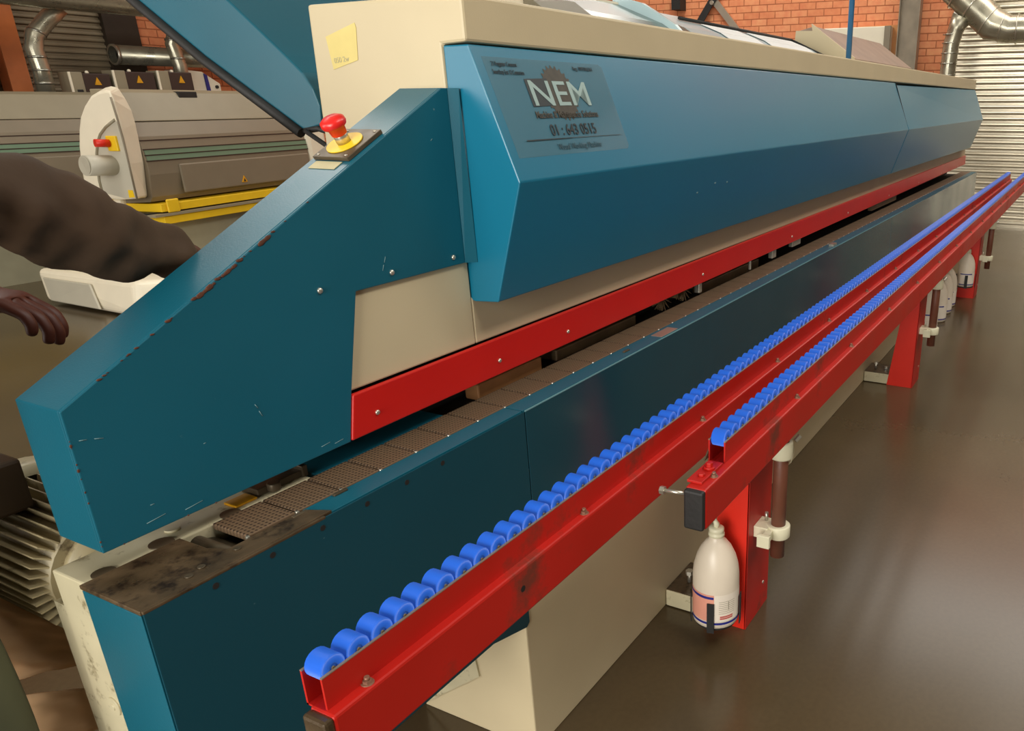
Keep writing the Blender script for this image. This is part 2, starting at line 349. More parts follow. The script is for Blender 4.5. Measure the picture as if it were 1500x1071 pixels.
# worn infeed plate with notch
b = MB(); b.prism([(.489,1.117),(.489,1.268),(.64,1.268),(.640,1.197),(.655,1.165),(.80,1.165),(.82,1.121)], 'z', .968, .9765)
b.prism([(.489,1.113),(.489,1.119),(.80,1.119),(.80,1.113)], 'z', .9705, .976)
b.box(.487,.4905,1.117,1.268,.969,.9765)
b.build('infeed_plate', WORN, EB, 0.0015)
b = MB()
for x, y in ((.60,1.15),(.575,1.142),(.66,1.150)): b.cyl((x,y,.9765),(x,y,.9785),.006,n=14)
b.build('countersunk_screw', DSTEEL, EB)
# sprocket roller in the notch
MB().cyl((.662,1.165,.955),(.662,1.262,.955),.014).cyl((.67,1.16,.90),(.67,1.27,.90),.055).build('sprocket_roller', DSTEEL, EB)
# chain channel
MB().box(.64, X1-.05, 1.172, 1.272, .925, .935).box(.64, X1-.05, 1.168, 1.174, .935, .966).build('chain_channel', VOID, EB)
# chain pads
def pad_mesh():
    b = MB(); b.box(.002,.0935,0,.093,-.012,0); 
    b.mi = 1; b.box(-.002,.0045,-.004,.003,-.010,.0005)
    bmesh.ops.bevel(b.bm, geom=[e for e in b.bm.edges if False], offset=.001) if False else None
    return b
first = None
rail_x = .6945
for i in range(86):
    if first is None:
        p = pad_mesh().xform(Matrix.Translation(EB.location)).build('chain_pad', [PAD, STEEL], EB, 0.002); first = p
    else:
        p = first.copy(); COL.objects.link(p)
    p.location = (rail_x + .0955*i - EB.location.x, 1.176 - EB.location.y, .9745)
# rear cream frame strip
b = MB(); b.box(.495, .90, 1.272, 1.36, .62, .972)
fr = b.build('side_frame', CREAMF, EB, 0.003)
b = MB(); b.cyl((.655,1.313,.972),(.655,1.313,.9765),.012,n=24); b.build('bolt_boss', CREAMF, fr)
for gx, gy, gr in ((.526,1.282,.017),(.619,1.29,.019),(.735,1.282,.017)): MB().cyl((gx,gy-.006,.95),(gx,gy-.006,.9742),gr).build('guide_roller', DSTEEL, fr)
b = MB(); b.box(.752,.795,1.285,1.32,.972,.9765); b.build('amber_tag', ORANGE, fr, .002); 
b = MB(); b.box(.80,.90,1.29,1.34,.972,.986); b.box(.893,.905,1.285,1.32,.972,.995); b.cyl((.83,1.285,.975),(.83,1.285,.99),.012); b.build('clamp_block', DSTEEL, fr, .002)
b = MB(); b.cyl((.492,1.30,.73),(.4965,1.30,.73),.017,n=24); b.cyl((.490,1.30,.73),(.4965,1.30,.73),.006,n=12); b.build('frame_bolt', CREAMF, fr)
MB().box(.915, 1.262, 1.274, 1.42, .95, .971).build('inner_ledge', TEAL, EB)
MB().box(1.262, X1-.1, 1.285, 1.60, .93, .955).box(.95, X1-.1, 1.40, 1.45, .955, 1.18).build('inner_shade_block', VOID, EB)  # dark boxes paint in the shade of the hollow under the red strip
# gluing and trimming pieces glimpsed under the strip
MB().box(1.40, 1.66, 1.285, 1.33, .957, 1.0).build('timber_block', WOOD, EB, .004)
GRIME = mat('grimy_metal',(112,92,66),.5,metal=.2,vary=.25,vscale=14)
for q in ((1.75,2.2,1.30,1.36,.957,.99),(2.7,3.3,1.30,1.34,.957,.995),(5.2,5.9,1.27,1.30,.99,1.04)): MB().box(*q).build('pressure_shoe', GRIME, EB, .004)
b = MB()
for xx in (2.36, 2.52):
    for k in range(40):
        a = k/40*2*PI
        b.cyl((xx,1.285,1.015),(xx+.055*math.cos(a),1.275+.012*(k%3),1.015+.043*math.sin(a)),.0018,n=4)
b.cyl((2.44,1.27,1.01),(2.44,1.33,1.01),.012)
b.build('bristle_wheel', BRUSH, EB)
for q in ((2.60,2.625,1.26,1.28,.985,1.03),(3.35,3.40,1.255,1.275,.99,1.03),(3.62,3.74,1.255,1.275,1.0,1.03),(3.09,3.1,1.255,1.265,.985,1.03)): MB().box(*q).build('chrome_fitting', STEEL, EB, .002)
b = MB(); b.box(3.87,3.93,1.125,1.15,.974,.985); b.box(2.05,2.16,1.122,1.16,.974,.9755); b.build('bright_shim', STEEL, EB, .001)
b=MB()
for x,y in ((1.86,1.14),(0.77,1.155),(.86,1.16)): b.box(x,x+.03,y,y+.008,.974,.978)
b.build('set_screw_slot', DSTEEL, EB, .001)
# upper body
body = MB().prism([(1.26,1.12),(1.26,1.765),(1.195,1.768),(1.195,1.857),(1.64,1.857),(1.66,1.35),(1.66,1.12)], 'x', 1.37, 8.7).build('upper_body', CREAM, EB, 0.006)
MB().box(.978, 1.3705, 1.25, 1.40, 1.119, 1.316).box(1.3705, 8.9, 1.25, 1.262, 1.119, 1.23).build('lower_fascia', CREAM, EB, 0.004)
st = MB().prism([(.978,1.025),(.997,1.116),(8.88,1.137),(8.9,1.05)], 'y', 1.236, 1.248).build('red_guard_strip', REDS, EB, 0.003)
def dome(xs, z, y, r, par, m=STEEL, nm='screw'):
    o0 = None
    for x in xs:
        if o0 is None:
            b = MB(); b.sphere((0,0,0), r, (1,.7,1), 12, 8)
            off = Vector((0,0,0)); p = par
            while p is not None: off += Vector(p.location); p = p.parent
            b.xform(Matrix.Translation(off)); o0 = b.build(nm, m, par); o = o0
        else:
            o = o0.copy(); COL.objects.link(o)
        o.location = Vector((x, y, z)) - off
dome([1.047,1.431,1.721,2.581,3.55,4.5,5.5,6.5,7.5,8.4], 1.062, 1.235, .0055, st)
# hood (two covers)
HP = [(1.259,1.763),(1.193,1.7635),(1.086,1.494),(1.174,1.226),(1.242,1.221),(1.259,1.225)]
hood = MB().prism(HP, 'x', 1.3735, 5.22).build('front_hood', TEALG, EB, 0.003)
h2 = [(y + (.012 if i == 1 else 0), z - (.012 if i == 1 else 0)) for i, (y, z) in enumerate(HP)]
b = MB(); b.hull([(5.235+ (0.02 if i<2 else 0),y,z) for i,(y,z) in enumerate(h2)], [(8.68,y,z) for y,z in HP])
b.build('front_hood', TEALG, EB, 0.003)
b = MB(); b.hull([(5.215,1.262,1.762),(5.215,1.185,1.757),(5.215,1.10,1.52)],[(5.262,1.262,1.762),(5.262,1.195,1.76),(5.24,1.10,1.52)]); b.build('hood_seam', VOID, EB)
# chips and scuffs on the hood
b = MB()
for x, z in ((2.42,1.405),(2.52,1.40),(2.30,1.385)):
    y = 1.086+(1.494-z)/(1.494-1.226)*.088; b.sphere((x,y,z),.005,(1.3,.25,.8),8,6)
b.build('paint_chip', PALEC, hood)
# guard at the infeed end
g = MB(); g.prism([(.518,1.021),(.518,1.249),(1.334,1.68),(1.352,1.68),(1.352,1.315),(1.045,1.312),(.997,1.119),(.977,1.023)], 'y', 1.24, 1.2455)
g.prism([(.518,1.021),(.518,1.249),(1.334,1.68),(1.36,1.68),(1.36,1.672),(1.338,1.672),(.528,1.244),(.524,1.021)], 'y', 1.2455, 1.357)
g.box(.524,.93,1.2455,1.357,1.021,1.027)
guard = g.build('infeed_guard', TEAL, EB, 0.0018)
MB().hull([(1.352,1.2455,1.315),(1.352,1.24,1.315),(1.372,1.222,1.3145),(1.374,1.226,1.3145)],[(1.352,1.2455,1.68),(1.352,1.24,1.68),(1.367,1.222,1.68),(1.369,1.226,1.68)]).build('guard_flange', TEAL, guard)
for (x, z) in ((.965,1.33),(1.138,1.332),(1.316,1.333)): dome([x], z, 1.239, .0058, guard)
# rust chips along the guard's edges
b = MB()
for k in range(46):
    t = random.random(); s = .0012 + .0030*random.random()**2
    if k < 30: x = .56 + t*.42; z = 1.249 + (x-.518)*.5282
    elif k < 40: x = .5185; z = 1.03 + t*.2
    else: x = .53+t*.3; z = 1.0235
    b.sphere((x, 1.2395, z - .001), s, (1.8 if k < 30 else .5, .16, .7 if k<40 else .4), 7, 5)
for x0, n in ((.745, 9), (.79, 8), (.865, 7)):
    for k in range(n):
        x = x0 + .0035*k; z = 1.249+(x-.518)*.5282 - .003; b.sphere((x,1.2392,z), .0018+.0026*random.random(), (1.3,.15,1), 7, 5)
b.build('rust_chip', RUSTY, guard)['kind'] = 'stuff'
b = MB()
for (x,z,l,a) in ((.535,1.20,.010,-.2),(.555,1.195,.012,-.3),(.80,1.16,.010,-1.1),(.805,1.145,.012,-1.2),(1.125,1.36,.012,1.2),(1.118,1.345,.012,1.2),(.60,1.065,.006,0),(.70,1.13,.004,0),(1.29,1.58,.006,.7),(.60,1.04,.03,.1),(.66,1.035,.03,.1),(.92,1.04,.02,.1),(.95,1.035,.02,.1)):
    dx, dz = math.cos(a)*l/2, math.sin(a)*l/2; b.cyl((x-dx,1.2398,z-dz),(x+dx,1.2398,z+dz),.0007,n=5)
b.build('scratch_mark', PALEC, guard)
# emergency stop
NN = Vector((-.467,0,.884)); TX = Vector((.884,0,.467)); TY = Vector((0,-1,0))
def gp(s, y, h=0): # s = distance up the slope from the lower end
    return Vector((.518,y,1.2495)) + TX*s + NN*h
es = thing('dummy', (0,0,0), '', ''); bpy.data.objects.remove(es)
def slab(s0,s1,y0,y1,h0,h1,b=None):
    b = b or MB()
    b.hull([gp(s0,y0,h0),gp(s1,y0,h0),gp(s1,y1,h0),gp(s0,y1,h0)],[gp(s0,y0,h1),gp(s1,y0,h1),gp(s1,y1,h1),gp(s0,y1,h1)]); return b
S0 = (1.085-.518)/.884; S1 = (1.175-.518)/.884
plate = slab(S0,S1,1.252,1.345,0,.008).build('emergency_stop_station', DSTEEL, EB, .001)
plate['label'] = 'grey metal plate carrying the red emergency stop button'
sc_ = (S0+S1)/2 - .002; c0 = gp(sc_,1.302,.008)
MB().cyl(c0, c0+NN*.0025, .036, n=32).build('yellow_ring', YELLOW, plate)
MB().lathe([(.0,.0),(.0135,0),(.0135,.024),(0,.024)], c0+NN*.002, NN).build('button_collar', STEEL, plate)
MB().lathe([(.0,.018),(.013,.018),(.015,.020),(.0165,.032),(.0225,.036),(.0245,.041),(.0235,.048),(.016,.053),(0,.055)], c0, NN, 32).build('mushroom_button', mat('red_plastic',(222,38,34),.3), plate)
b = MB()
for s,y in ((S0+.008,1.335),(S0+.008,1.262),(S1-.008,1.335),(S1-.008,1.262)): b.sphere(gp(s,y,.008),.0035,(1,1,.6),8,6)
b.build('fixing_screw', STEEL, plate)
slab(S0-.028,S0-.004,1.266,1.335,0,.0012).build('tape_label', TAPE2, guard)
# tape on the end of the upper body
b = MB(); b.hull([(1.3695,1.595,1.79),(1.3695,1.50,1.815),(1.3695,1.497,1.805),(1.3695,1.505,1.74),(1.3695,1.585,1.722)],[(1.3688,1.595,1.79),(1.3688,1.50,1.815),(1.3688,1.497,1.805),(1.3688,1.505,1.74),(1.3688,1.585,1.722)])
tp = b.build('tape_label', TAPE, EB)
text_mesh('handwriting', '050 2w', .016, (1.3684,1.578,1.735), (0,-1,.08), (0,.08,1), TAPE2, tp)
# decal on the hood
e1 = Vector((1,0,0)); e2 = Vector((0,.107,.2695)).normalized(); nn = e1.cross(e2)
def hp(x, z, h=0.0): 
    t = (1.7635-z)/(1.7635-1.494); return Vector((x,1.193-.107*t,z)) + nn*h
def quad(pts, h, name, m, par, th=.0003):
    b = MB(); b.hull([hp(x,z,h) for x,z in pts],[hp(x,z,h+th) for x,z in pts]); return b.build(name, m, par)
dec = quad([(1.40,1.742),(1.845,1.742),(1.86,1.735),(1.86,1.548),(1.85,1.54),(1.40,1.54)], .0004, 'advert_decal', CLEAR, hood)
dec['label'] = 'clear supplier sticker with a saw blade, phone number and faded lettering'
# saw blade
cx0, cz0 = 1.635, 1.672; pts = []
for k in range(120):
    a = 2*PI*k/120; r = .058 + (.007 if k % 5 < 2 else 0); pts.append((cx0 + r*math.cos(a)*1.0, cz0 + r*math.sin(a)*.93))
quad(pts, .0009, 'saw_blade_print', INKB, dec)
b = MB()
quad([(1.515,1.700),(1.60,1.703),(1.60,1.645),(1.515,1.642)], .0013, 'logo_block', INK, dec)
text_mesh('logo_lettering', 'NEM', .082, hp(1.525,1.645,.0018), e1, e2, PALE, dec, width=.225, bold=.0005)
def tl(s_, x, z, size, wd, m, bold=0): return text_mesh('printed_line', s_, size, hp(x,z,.0022), e1, e2, m, dec, width=wd, bold=bold)
tl('21 Potgieter Crescent', 1.422, 1.724, .014, .085, INK); tl('Swartkop Ext 12 Centurion', 1.418, 1.708, .014, .105, INK)
tl('Reg. 1997/062361', 1.722, 1.724, .013, .085, INK)
tl('Machine & Maintenance Solutions', 1.512, 1.618, .023, .25, INKB, .0003)
tl('01 : 643 0515', 1.545, 1.581, .036, .185, INK, .0003)
tl('Wood Working Machine', 1.550, 1.550, .020, .18, mat('faint_print',(44,80,92),.5))
quad([(1.445,1.5745),(1.62,1.5745),(1.62,1.573),(1.445,1.572)], .0022, 'ruled_line', INK, dec)
quad([(1.62,1.5745),(1.835,1.5742),(1.835,1.5732),(1.62,1.5735)], .0021, 'ruled_line', INKB, dec)
# rear hoods, raised
prof = [(1.83,1.585),(1.752,1.60),(1.747,1.645),(1.762,1.685),(1.79,1.722),(1.84,1.762),(1.92,1.822),(2.10,1.955),(2.80,2.46),(2.90,2.25),(2.39,1.912),(2.151,1.764)]
rh = MB().prism(prof, 'x', 1.45, 2.2).build('raised_rear_hood', TEAL, EB, 0.004)
rh['label'] = 'raised teal rear hood with a rounded end and black seal'
MB().tube([(1.447,1.825,1.58),(1.447,2.151,1.757),(1.447,2.39,1.905),(1.447,2.88,2.235)], .013, 8).build('rubber_seal', BLACK, rh)
MB().tube([(1.455,1.83,1.585),(1.455,1.77,1.592),(1.47,1.72,1.575),(1.50,1.70,1.50)], .008, 8).build('rubber_seal', BLACK, rh)
b = MB(); b.cyl((1.44,1.80,1.585),(1.42,1.60,1.50),.006,n=10); b.cyl((1.42,1.66,1.525),(1.41,1.56,1.482),.010,n=10); b.build('gas_strut', BLACK, rh)
SILV = mat('silver_hood_reflection', (186, 206, 212), 0.3, metal=0.15, vary=0.14, vscale=4)  # silver colour paints a skylight reflection onto a teal hood
def low_hood(x0, x1, prof2, m): return MB().prism(prof2, 'x', x0, x1).build('rear_hood', m, EB, .003)
p2 = [(1.66,1.83),(1.66,1.862),(1.70,1.915),(1.80,1.975),(2.02,2.06),(2.04,2.02),(2.04,1.83)]
low_hood(2.62, 3.55, p2, mat('grey_green_hood',(92,112,108),.25,vary=.15,vscale=4))
MB().box(2.62,3.5,2.02,2.04,2.055,2.068).build('hood_edge_trim', WHITE, EB)
MB().prism([(1.66,1.83),(1.66,1.89),(1.74,1.97),(1.90,2.06),(2.05,2.10),(2.05,1.83)], 'x', 3.34, 3.37).build('rear_hood_cheek', FLAP, EB)
sh = low_hood(3.56, 5.5, p2, SILV)
# windows lie on the slope between (1.80,1.975) and (2.02,2.06)
def hs(x, t, h): return Vector((x, 1.70+.10*t, 1.915+.06*t)) + Vector((0,-.5,.85))*h if t <= 1 else Vector((x, 1.80+.22*(t-1), 1.975+.085*(t-1))) + Vector((0,-.36,.93))*h
def winpan(x0, x1):
    b = MB(); b.hull([hs(x0,.05,.004),hs(x1,.05,.004),hs(x1,.98,.004),hs(x0,.98,.004)],[hs(x0,.05,.007),hs(x1,.05,.007),hs(x1,.98,.007),hs(x0,.98,.007)]); 
    b.hull([hs(x0,1.0,.004),hs(x1,1.0,.004),hs(x1,1.5,.004),hs(x0,1.5,.004)],[hs(x0,1.0,.007),hs(x1,1.0,.007),hs(x1,1.5,.007),hs(x0,1.5,.007)]); return b.build('hood_window', WINDOW, sh, .002)
winpan(3.95,4.42); winpan(4.55,5.3)
MB().cyl(hs(3.75,1.6,.01),hs(5.35,1.6,.01),.008,n=8).cyl(hs(5.35,1.6,.01),hs(5.46,0,.01),.008,n=8).build('black_rod', BLACK, sh)
# cream angled cover behind
cb_ = MB(); cb_.prism([(1.967,2.104),(1.851,2.10),(1.86,2.144),(1.555,1.93),(1.555,1.86),(1.99,1.86)], 'x', 5.55, 5.58); cb_.build('extraction_cover_end', CREAM, EB)
MB().prism([(1.85,2.13),(1.56,1.925),(1.56,1.858),(1.98,1.858),(1.98,2.10)], 'x', 5.58, 7.4).build('extraction_cover', mat('pinkish_grey_cover',(150,128,112),.45,vary=.15,vscale=6), EB, .003)
# blue air pipe
MB().cyl((4.88,1.40,1.855),(4.88,1.40,5.9),.016,n=16).build('air_pipe', POLE, EB)
# white block on the top rear
MB().box(2.15,2.33,1.75,1.9,1.9,1.975).build('white_top_box', WHITE, EB, .003)
MB().prism([(1.62,1.857),(1.62,1.90),(1.75,1.985),(2.0,1.99),(2.0,1.857)], 'x', 2.30, 2.60).build('rear_cover', mat('brown_grey_cover',(120,112,92),.5), EB, .004)
# motor with cooling fins behind the guard
MOTM = mat('grimy_motor_paint', (178, 164, 128), .45, vary=.15, vscale=12, dirt=(80,64,44), dirt_amt=.4, dirt_scale=18)
mo = MB().cyl((.60,1.40,.915),(.60,1.62,.915),.098,n=32).build('motor', MOTM, EB)
mo['label'] = 'ribbed cream electric motor behind the end guard'
for k in range(46):
    a = 2*PI*k/46; c, s = math.cos(a), math.sin(a)
    b = MB(); p, q = Vector((c,0,s)), Vector((-s,0,c)); o = Vector((.60,0,.915)); t = .0016
    def rp(r, w_, y): v = o + p*r + q*w_; return (v.x, y, v.z)
    b.hull([rp(.094,-t,1.405),rp(.122,-t*.7,1.41),rp(.122,t*.7,1.41),rp(.094,t,1.405)],[rp(.094,-t,1.605),rp(.122,-t*.7,1.60),rp(.122,t*.7,1.60),rp(.094,t,1.605)])
    b.build('cooling_fin', MOTM, mo)
MB().lathe([(.118,0),(.135,0),(.138,.006),(.138,.05),(.12,.07),(0,.07)], (.60,1.612,.915), (0,1,0), 40).build('fan_cowl', CREAMF, mo)
MB().lathe([(0,0),(.082,0),(.082,.018),(.07,.022)], (.60,1.385,.915), (0,1,0), 32).build('end_bell', MOTM, mo)
MB().box(.50,.555,1.50,1.60,1.02,1.11).build('terminal_box', mat('dark_terminal_box',(70,54,38),.5), mo, .006)
MB().prism([(.50,.62),(.50,.90),(.53,.90),(.56,.80),(.70,.79),(.70,.62)],'y',1.37,1.40).build('motor_bracket', CREAMF, mo)
# ------------------------------------------------------------------ roller support rails
def rail(name, x0, y_out, y_in, chan0, chan1, xr, yr, n, label, ext=0):
    L0 = Vector((x0, (y_out+y_in)/2, .83))
    r = thing(name, L0, label, 'roller rail')
    MB().box(x0+.004, 8.85, y_out, y_in, .833, .9238).build('beam', RED, r, 0.004)
    MB().box(x0-.010, x0+.006, y_out+.001, y_in-.001, .834, .9225).build('end_cap', BLACK if ext else WORN, r, 0.005)
    c = MB(); t = .0034; zb, zt = (.918, .972)
    c.box(xr-.022, 8.85, chan0, chan0+t, zb, zt); c.box(xr-.022, 8.85, chan1-t, chan1, zb, zt); c.box(xr-.022, 8.85, chan0, chan1, zb, zb+.003)
    ch = c.build('roller_channel', RED, r)
    b = MB(); b.box(xr-.0222, 8.85, chan0-.0003, chan0+t+.0003, zt, zt+.0014); b.box(xr-.0222, 8.85, chan1-t-.0003, chan1+.0003, zt, zt+.0014); b.build('bare_metal_edge', BAREE, ch)
    # roller
    def rm(b, cx_=0):
        b.mi = 0
        b.lathe([(.006,-.0158),(.0178,-.0158),(.0178,-.0158),(.0192,-.0146),(.0192,-.0146),(.0192,.0146),(.0192,.0146),(.0178,.0158),(.0178,.0158),(.006,.0158)], (cx_,0,0), (0,1,0), 20)
        b.lathe([(0,-.0150),(.0178,-.0150)], (cx_,0,0), (0,1,0), 20); b.lathe([(0,.0150),(.0178,.0150)], (cx_,0,0), (0,1,0), 20)
        b.mi = 1; b.cyl((cx_,-.0172,0),(cx_,.0172,0),.0028,n=8)
        return b
    pitch = .0408; z = .9735
    m0 = None
    ys = yr
    for i in range(min(n,100)):
        if m0 is None: o = rm(MB()).xform(Matrix.Translation(r.location)).build('roller', [BLUE, DSTEEL], r); m0 = o
        else: o = m0.copy(); COL.objects.link(o)
        o.location = Vector((xr+pitch*i, ys, z)) - r.location
    if n > 100:
        b = MB()
        for i in range(100, n): rm(b, xr+pitch*i)
        b.xform(Matrix.Translation((0, ys, z))); o = b.build('roller', [BLUE, DSTEEL], r); o['kind'] = 'stuff'
    # bolt heads on the beam's top
    bx = x0 + .07; k0 = None
    while bx < 8.7 and True:
        if k0 is None:
            b = MB(); b.cyl((0,0,0),(0,0,.005),.0065,n=6,smooth=False); b.cyl((0,0,.005),(0,0,.010),.0038,n=10); b.cyl((0,0,-.001),(0,0,.001),.009,n=14)
            o = b.xform(Matrix.Translation(r.location)).build('bolt', BOLTM, r); k0 = o
        else: o = k0.copy(); COL.objects.link(o)
        o.location = Vector((bx, y_out+.013, .9238)) - r.location
        bx += .52
    return r
r1 = rail('roller_support_rail', .497, .755, .80, .7726, .8126, .529, .7926, 204, 'red roller rail with blue wheels nearest the machine, starting lowest in the picture')
r2 = rail('roller_support_rail', 1.268, .60, .646, .618, .658, 1.427, .638, 182, 'outer red roller rail with a black end cap, right of the longer one', 1)
r2l = r2.location
b = MB(); b.box(1.29,1.395,.618,.652,.924,.930); b.cyl((1.318,.632,.930),(1.318,.632,.936),.008,n=6,smooth=False); b.cyl((1.355,.632,.930),(1.355,.632,.945),.008,n=6,smooth=False); b.cyl((1.355,.632,.93),(1.355,.632,.936),.013,n=12)
b.build('mounting_tab', RED, r2, .001)
MB().prism([(1.385,.93),(1.415,.955),(1.425,.972),(1.425,.93)],'y',.657,.660).build('torn_channel_end', DSTEEL, r2)
b = MB(); b.cyl((1.275,.646,.905),(1.268,.70,.905),.004,n=8); b.cyl((1.268,.692,.905),(1.268,.702,.905),.009,n=6,smooth=False); b.build('side_bolt', STEEL, r2)
b = MB(); b.cyl((.88,.7549,.885),(.88,.7560,.885),.006,n=12); b.build('drilled_hole', VOID, r1)

# ------------------------------------------------------------------ posts
def post(x, label, with_holder):
    r = thing('support_post', (x+.1, .9, 0), label, 'support post', 'red posts carrying the roller rails')
    o = MB().prism([(.814,.0),(.968,.0),(.870,.822),(.808,.822)], 'x', x, x+.006).build('web_plate', REDB, r, .001)
    b = MB(); b.hull([(x,.812,0),(x,.818,0),(x,.814,.822),(x,.808,.822)],[(x+.2,.812,0),(x+.2,.818,0),(x+.2,.814,.822),(x+.2,.808,.822)])
    b.box(x+.194,x+.2,.815,.95,0,.5)
    b.build('post_flange', RED, r, .001)
    MB().box(x+.006, x+.194, .62, .87, .819, .8327).build('top_arm', RED, r, .002)
    fb = MB().box(x+.002, x+.198, .94, 1.113, .004, .066).build('foot_beam', CREAMF, r, .003)
    MB().box(x+.006, x+.194, .965, 1.113, .066, .069).build('foot_plate', WORN, r)
    b = MB()
    b.cyl((x+.08,1.06,.069),(x+.08,1.06,.11),.007,n=10); b.cyl((x+.08,1.06,.10),(x+.08,1.06,.115),.014,n=6,smooth=False); b.cyl((x+.10,1.00,.069),(x+.10,1.00,.085),.012,n=6,smooth=False)
    b.build('levelling_bolt', STEEL, r)
    b = MB(); b.sphere((x+.15,.811,.10),.007,(1,.5,1),10,6); b.sphere((x+.02,.81,.62),.003,(1,.5,1),8,6); b.build('screw', STEEL, r)
    px, py = x+.087, .742
    MB().cyl((px,py,.262),(px,py,.80),.0235,n=24).build('height_tube', BROWNP, r)
    MB().lathe([(.0236,0),(.034,0),(.036,.004),(.036,.05),(.034,.055),(.0236,.055)], (px,py,.615), (0,0,1), 24).build('tube_collar', WHITEP, r)
    c = MB(); c.lathe([(.0236,0),(.037,0),(.039,.003),(.039,.040),(.037,.043),(.0236,.043)], (px,py,.335), (0,0,1), 24)
    c.box(px-.085,px-.02,py+.004,py+.026,.342,.372); c.box(px-.045,px+.03,py+.02,.81,.337,.376)
    c.build('tube_clamp', WHITEP, r, .002)
    c = MB(); c.box(px-.098,px-.084,py-.006,py+.036,.336,.379); c.build('clamp_jaw', WHITEP, r, .002)
    MB().cyl((px+.01,py+.045,.375),(px+.01,py+.045,.405),.006,n=10).build('clamp_bolt', STEEL, r)
    c = MB(); c.cyl((px+.04,py-.03,.66),(px+.055,py-.04,.675),.008,n=6,smooth=False); c.build('collar_bolt', STEEL, r)
    if with_holder == 1:
        MB().tube([(px+.03,py,.655),(px+.05,py-.02,.64),(px+.058,py-.02,.61),(px+.05,py-.015,.58),(px+.03,py,.565)], .003, 8).build('cable_loop', CREAMF, r)
    return r
def bottle(x, y, z, label, s=1.0, rot=0, group=None, plain=False):
    r = thing('plastic_bottle', (x,y,z), label, 'bottle', group)
    P = [(0,0),(.074,0),(.082,.006),(.084,.02),(.084,.15),(.0835,.19),(.080,.225),(.070,.262),(.055,.295),(.038,.318),(.027,.328),(.025,.342)]
    MB().lathe([(a*s,h*s) for a,h in P], (x,y,z), (0,0,1), 32).build('bottle_body', BOTTLE, r)
    MB().lathe([(.026*s,.340*s),(.029*s,.341*s),(.029*s,.350*s),(.024*s,.354*s),(.027*s,.358*s),(.027*s,.370*s),(.020*s,.374*s),(0,.374*s)], (x,y,z), (0,0,1), 20).build('screw_cap', WHITEP, r)
    MB().tube([(x,y,z+.372*s),(x,y,z+.385*s),(x-.006*s,y+.004,z+.402*s)], [.010*s,.011*s,.006*s], 10).build('spout', WHITEP, r)
    a0 = rot
    lr = .0848*s
    MB().lathe([(lr,.035*s),(lr,.145*s)], (x,y,z), (0,0,1), 20, a0, a0+1.5).build('paper_label', LABELW, r)
    MB().lathe([(lr,.035*s),(lr,.145*s)], (x,y,z), (0,0,1), 20, a0-1.5, a0).build('paper_label', LABELP if not plain else LABELW, r)
    lr2 = lr + .0004
    MB().lathe([(lr2,.022*s),(lr2,.031*s)], (x,y,z), (0,0,1), 40, a0-1.6, a0+1.6).build('navy_band', NAVY, r)
    MB().lathe([(lr2,.128*s),(lr2,.138*s)], (x,y,z), (0,0,1), 20, a0-1.5, a0-.02).build('navy_band', NAVY, r)
    if not plain:
        b = MB()
        for k in range(2): b.lathe([(lr2,(.044+.008*k)*s),(lr2,(.050+.008*k)*s)], (x,y,z), (0,0,1), 10, a0+.25, a0+.85)
        b.build('printed_line', PINKT, r)
        b = MB()
        for k in range(7): b.lathe([(lr2,(.068+.008*k)*s),(lr2,(.0695+.008*k)*s)], (x,y,z), (0,0,1), 10, a0+.2, a0+.95)
        b.lathe([(lr2,.08*s),(lr2,.115*s)], (x,y,z), (0,0,1), 2, a0+.62, a0+.65)
        b.build('printed_line', GREYL, r)
    return r
def holder(parent, x, y, z, s=1.0):
    b = MB(); R0 = .088*s
    for a in (3.36, 4.95, .3, 2.1):
        c, sn = math.cos(a), math.sin(a); q = Vector((-sn, c, 0)); p = Vector((c, sn, 0)); o = Vector((x,y,0)); w_ = .013*s
        A = [o+p*R0+q*w_, o+p*R0-q*w_, o+p*(R0+.003)-q*w_, o+p*(R0+.003)+q*w_]
        b.hull([(v.x,v.y,z-.006) for v in A],[(v.x,v.y,z+.115*s) for v in A])
    b.lathe([(0,-.005),(R0-.012,-.005),(R0-.012,-.001),(0,-.001)], (x,y,z), (0,0,1), 28)
    return b.build('bottle_holder', BLACK, parent)
pA = post(2.035, 'nearest red support post, beside the large white bottle', 1)
holder(pA, 1.952, .884, .085, .89)
bottle(1.952, .884, .087, 'large white bottle with pink and white label in a black holder, nearest the camera', .89, rot=3.50)
pB = post(4.69, 'middle red support post of the three under the rails', 0)
pC = post(7.34, 'farthest red support post, with a bottle in front of it', 0)
holder(pC, 7.235, .89, .13, .95)
bottle(7.235, .89, .132, 'white bottle in a black holder on the farthest red post', .86, 4.1, plain=True)
for k, (x, y) in enumerate(((6.12, 1.0), (6.42, .985), (6.72, .99), (6.98, 1.0))):
    lb = ['nearest of four white floor bottles beyond the middle post, partly behind its brown tube',
          'second of four white floor bottles beyond the middle post, right of the brown tube',
          'third of the four white floor bottles beyond the middle post',
          'farthest of the four white floor bottles, closest to the last red post'][k]
    bottle(x, y, 0.0, lb, .98, 4.1, 'white bottles on the floor between the far posts', plain=True)

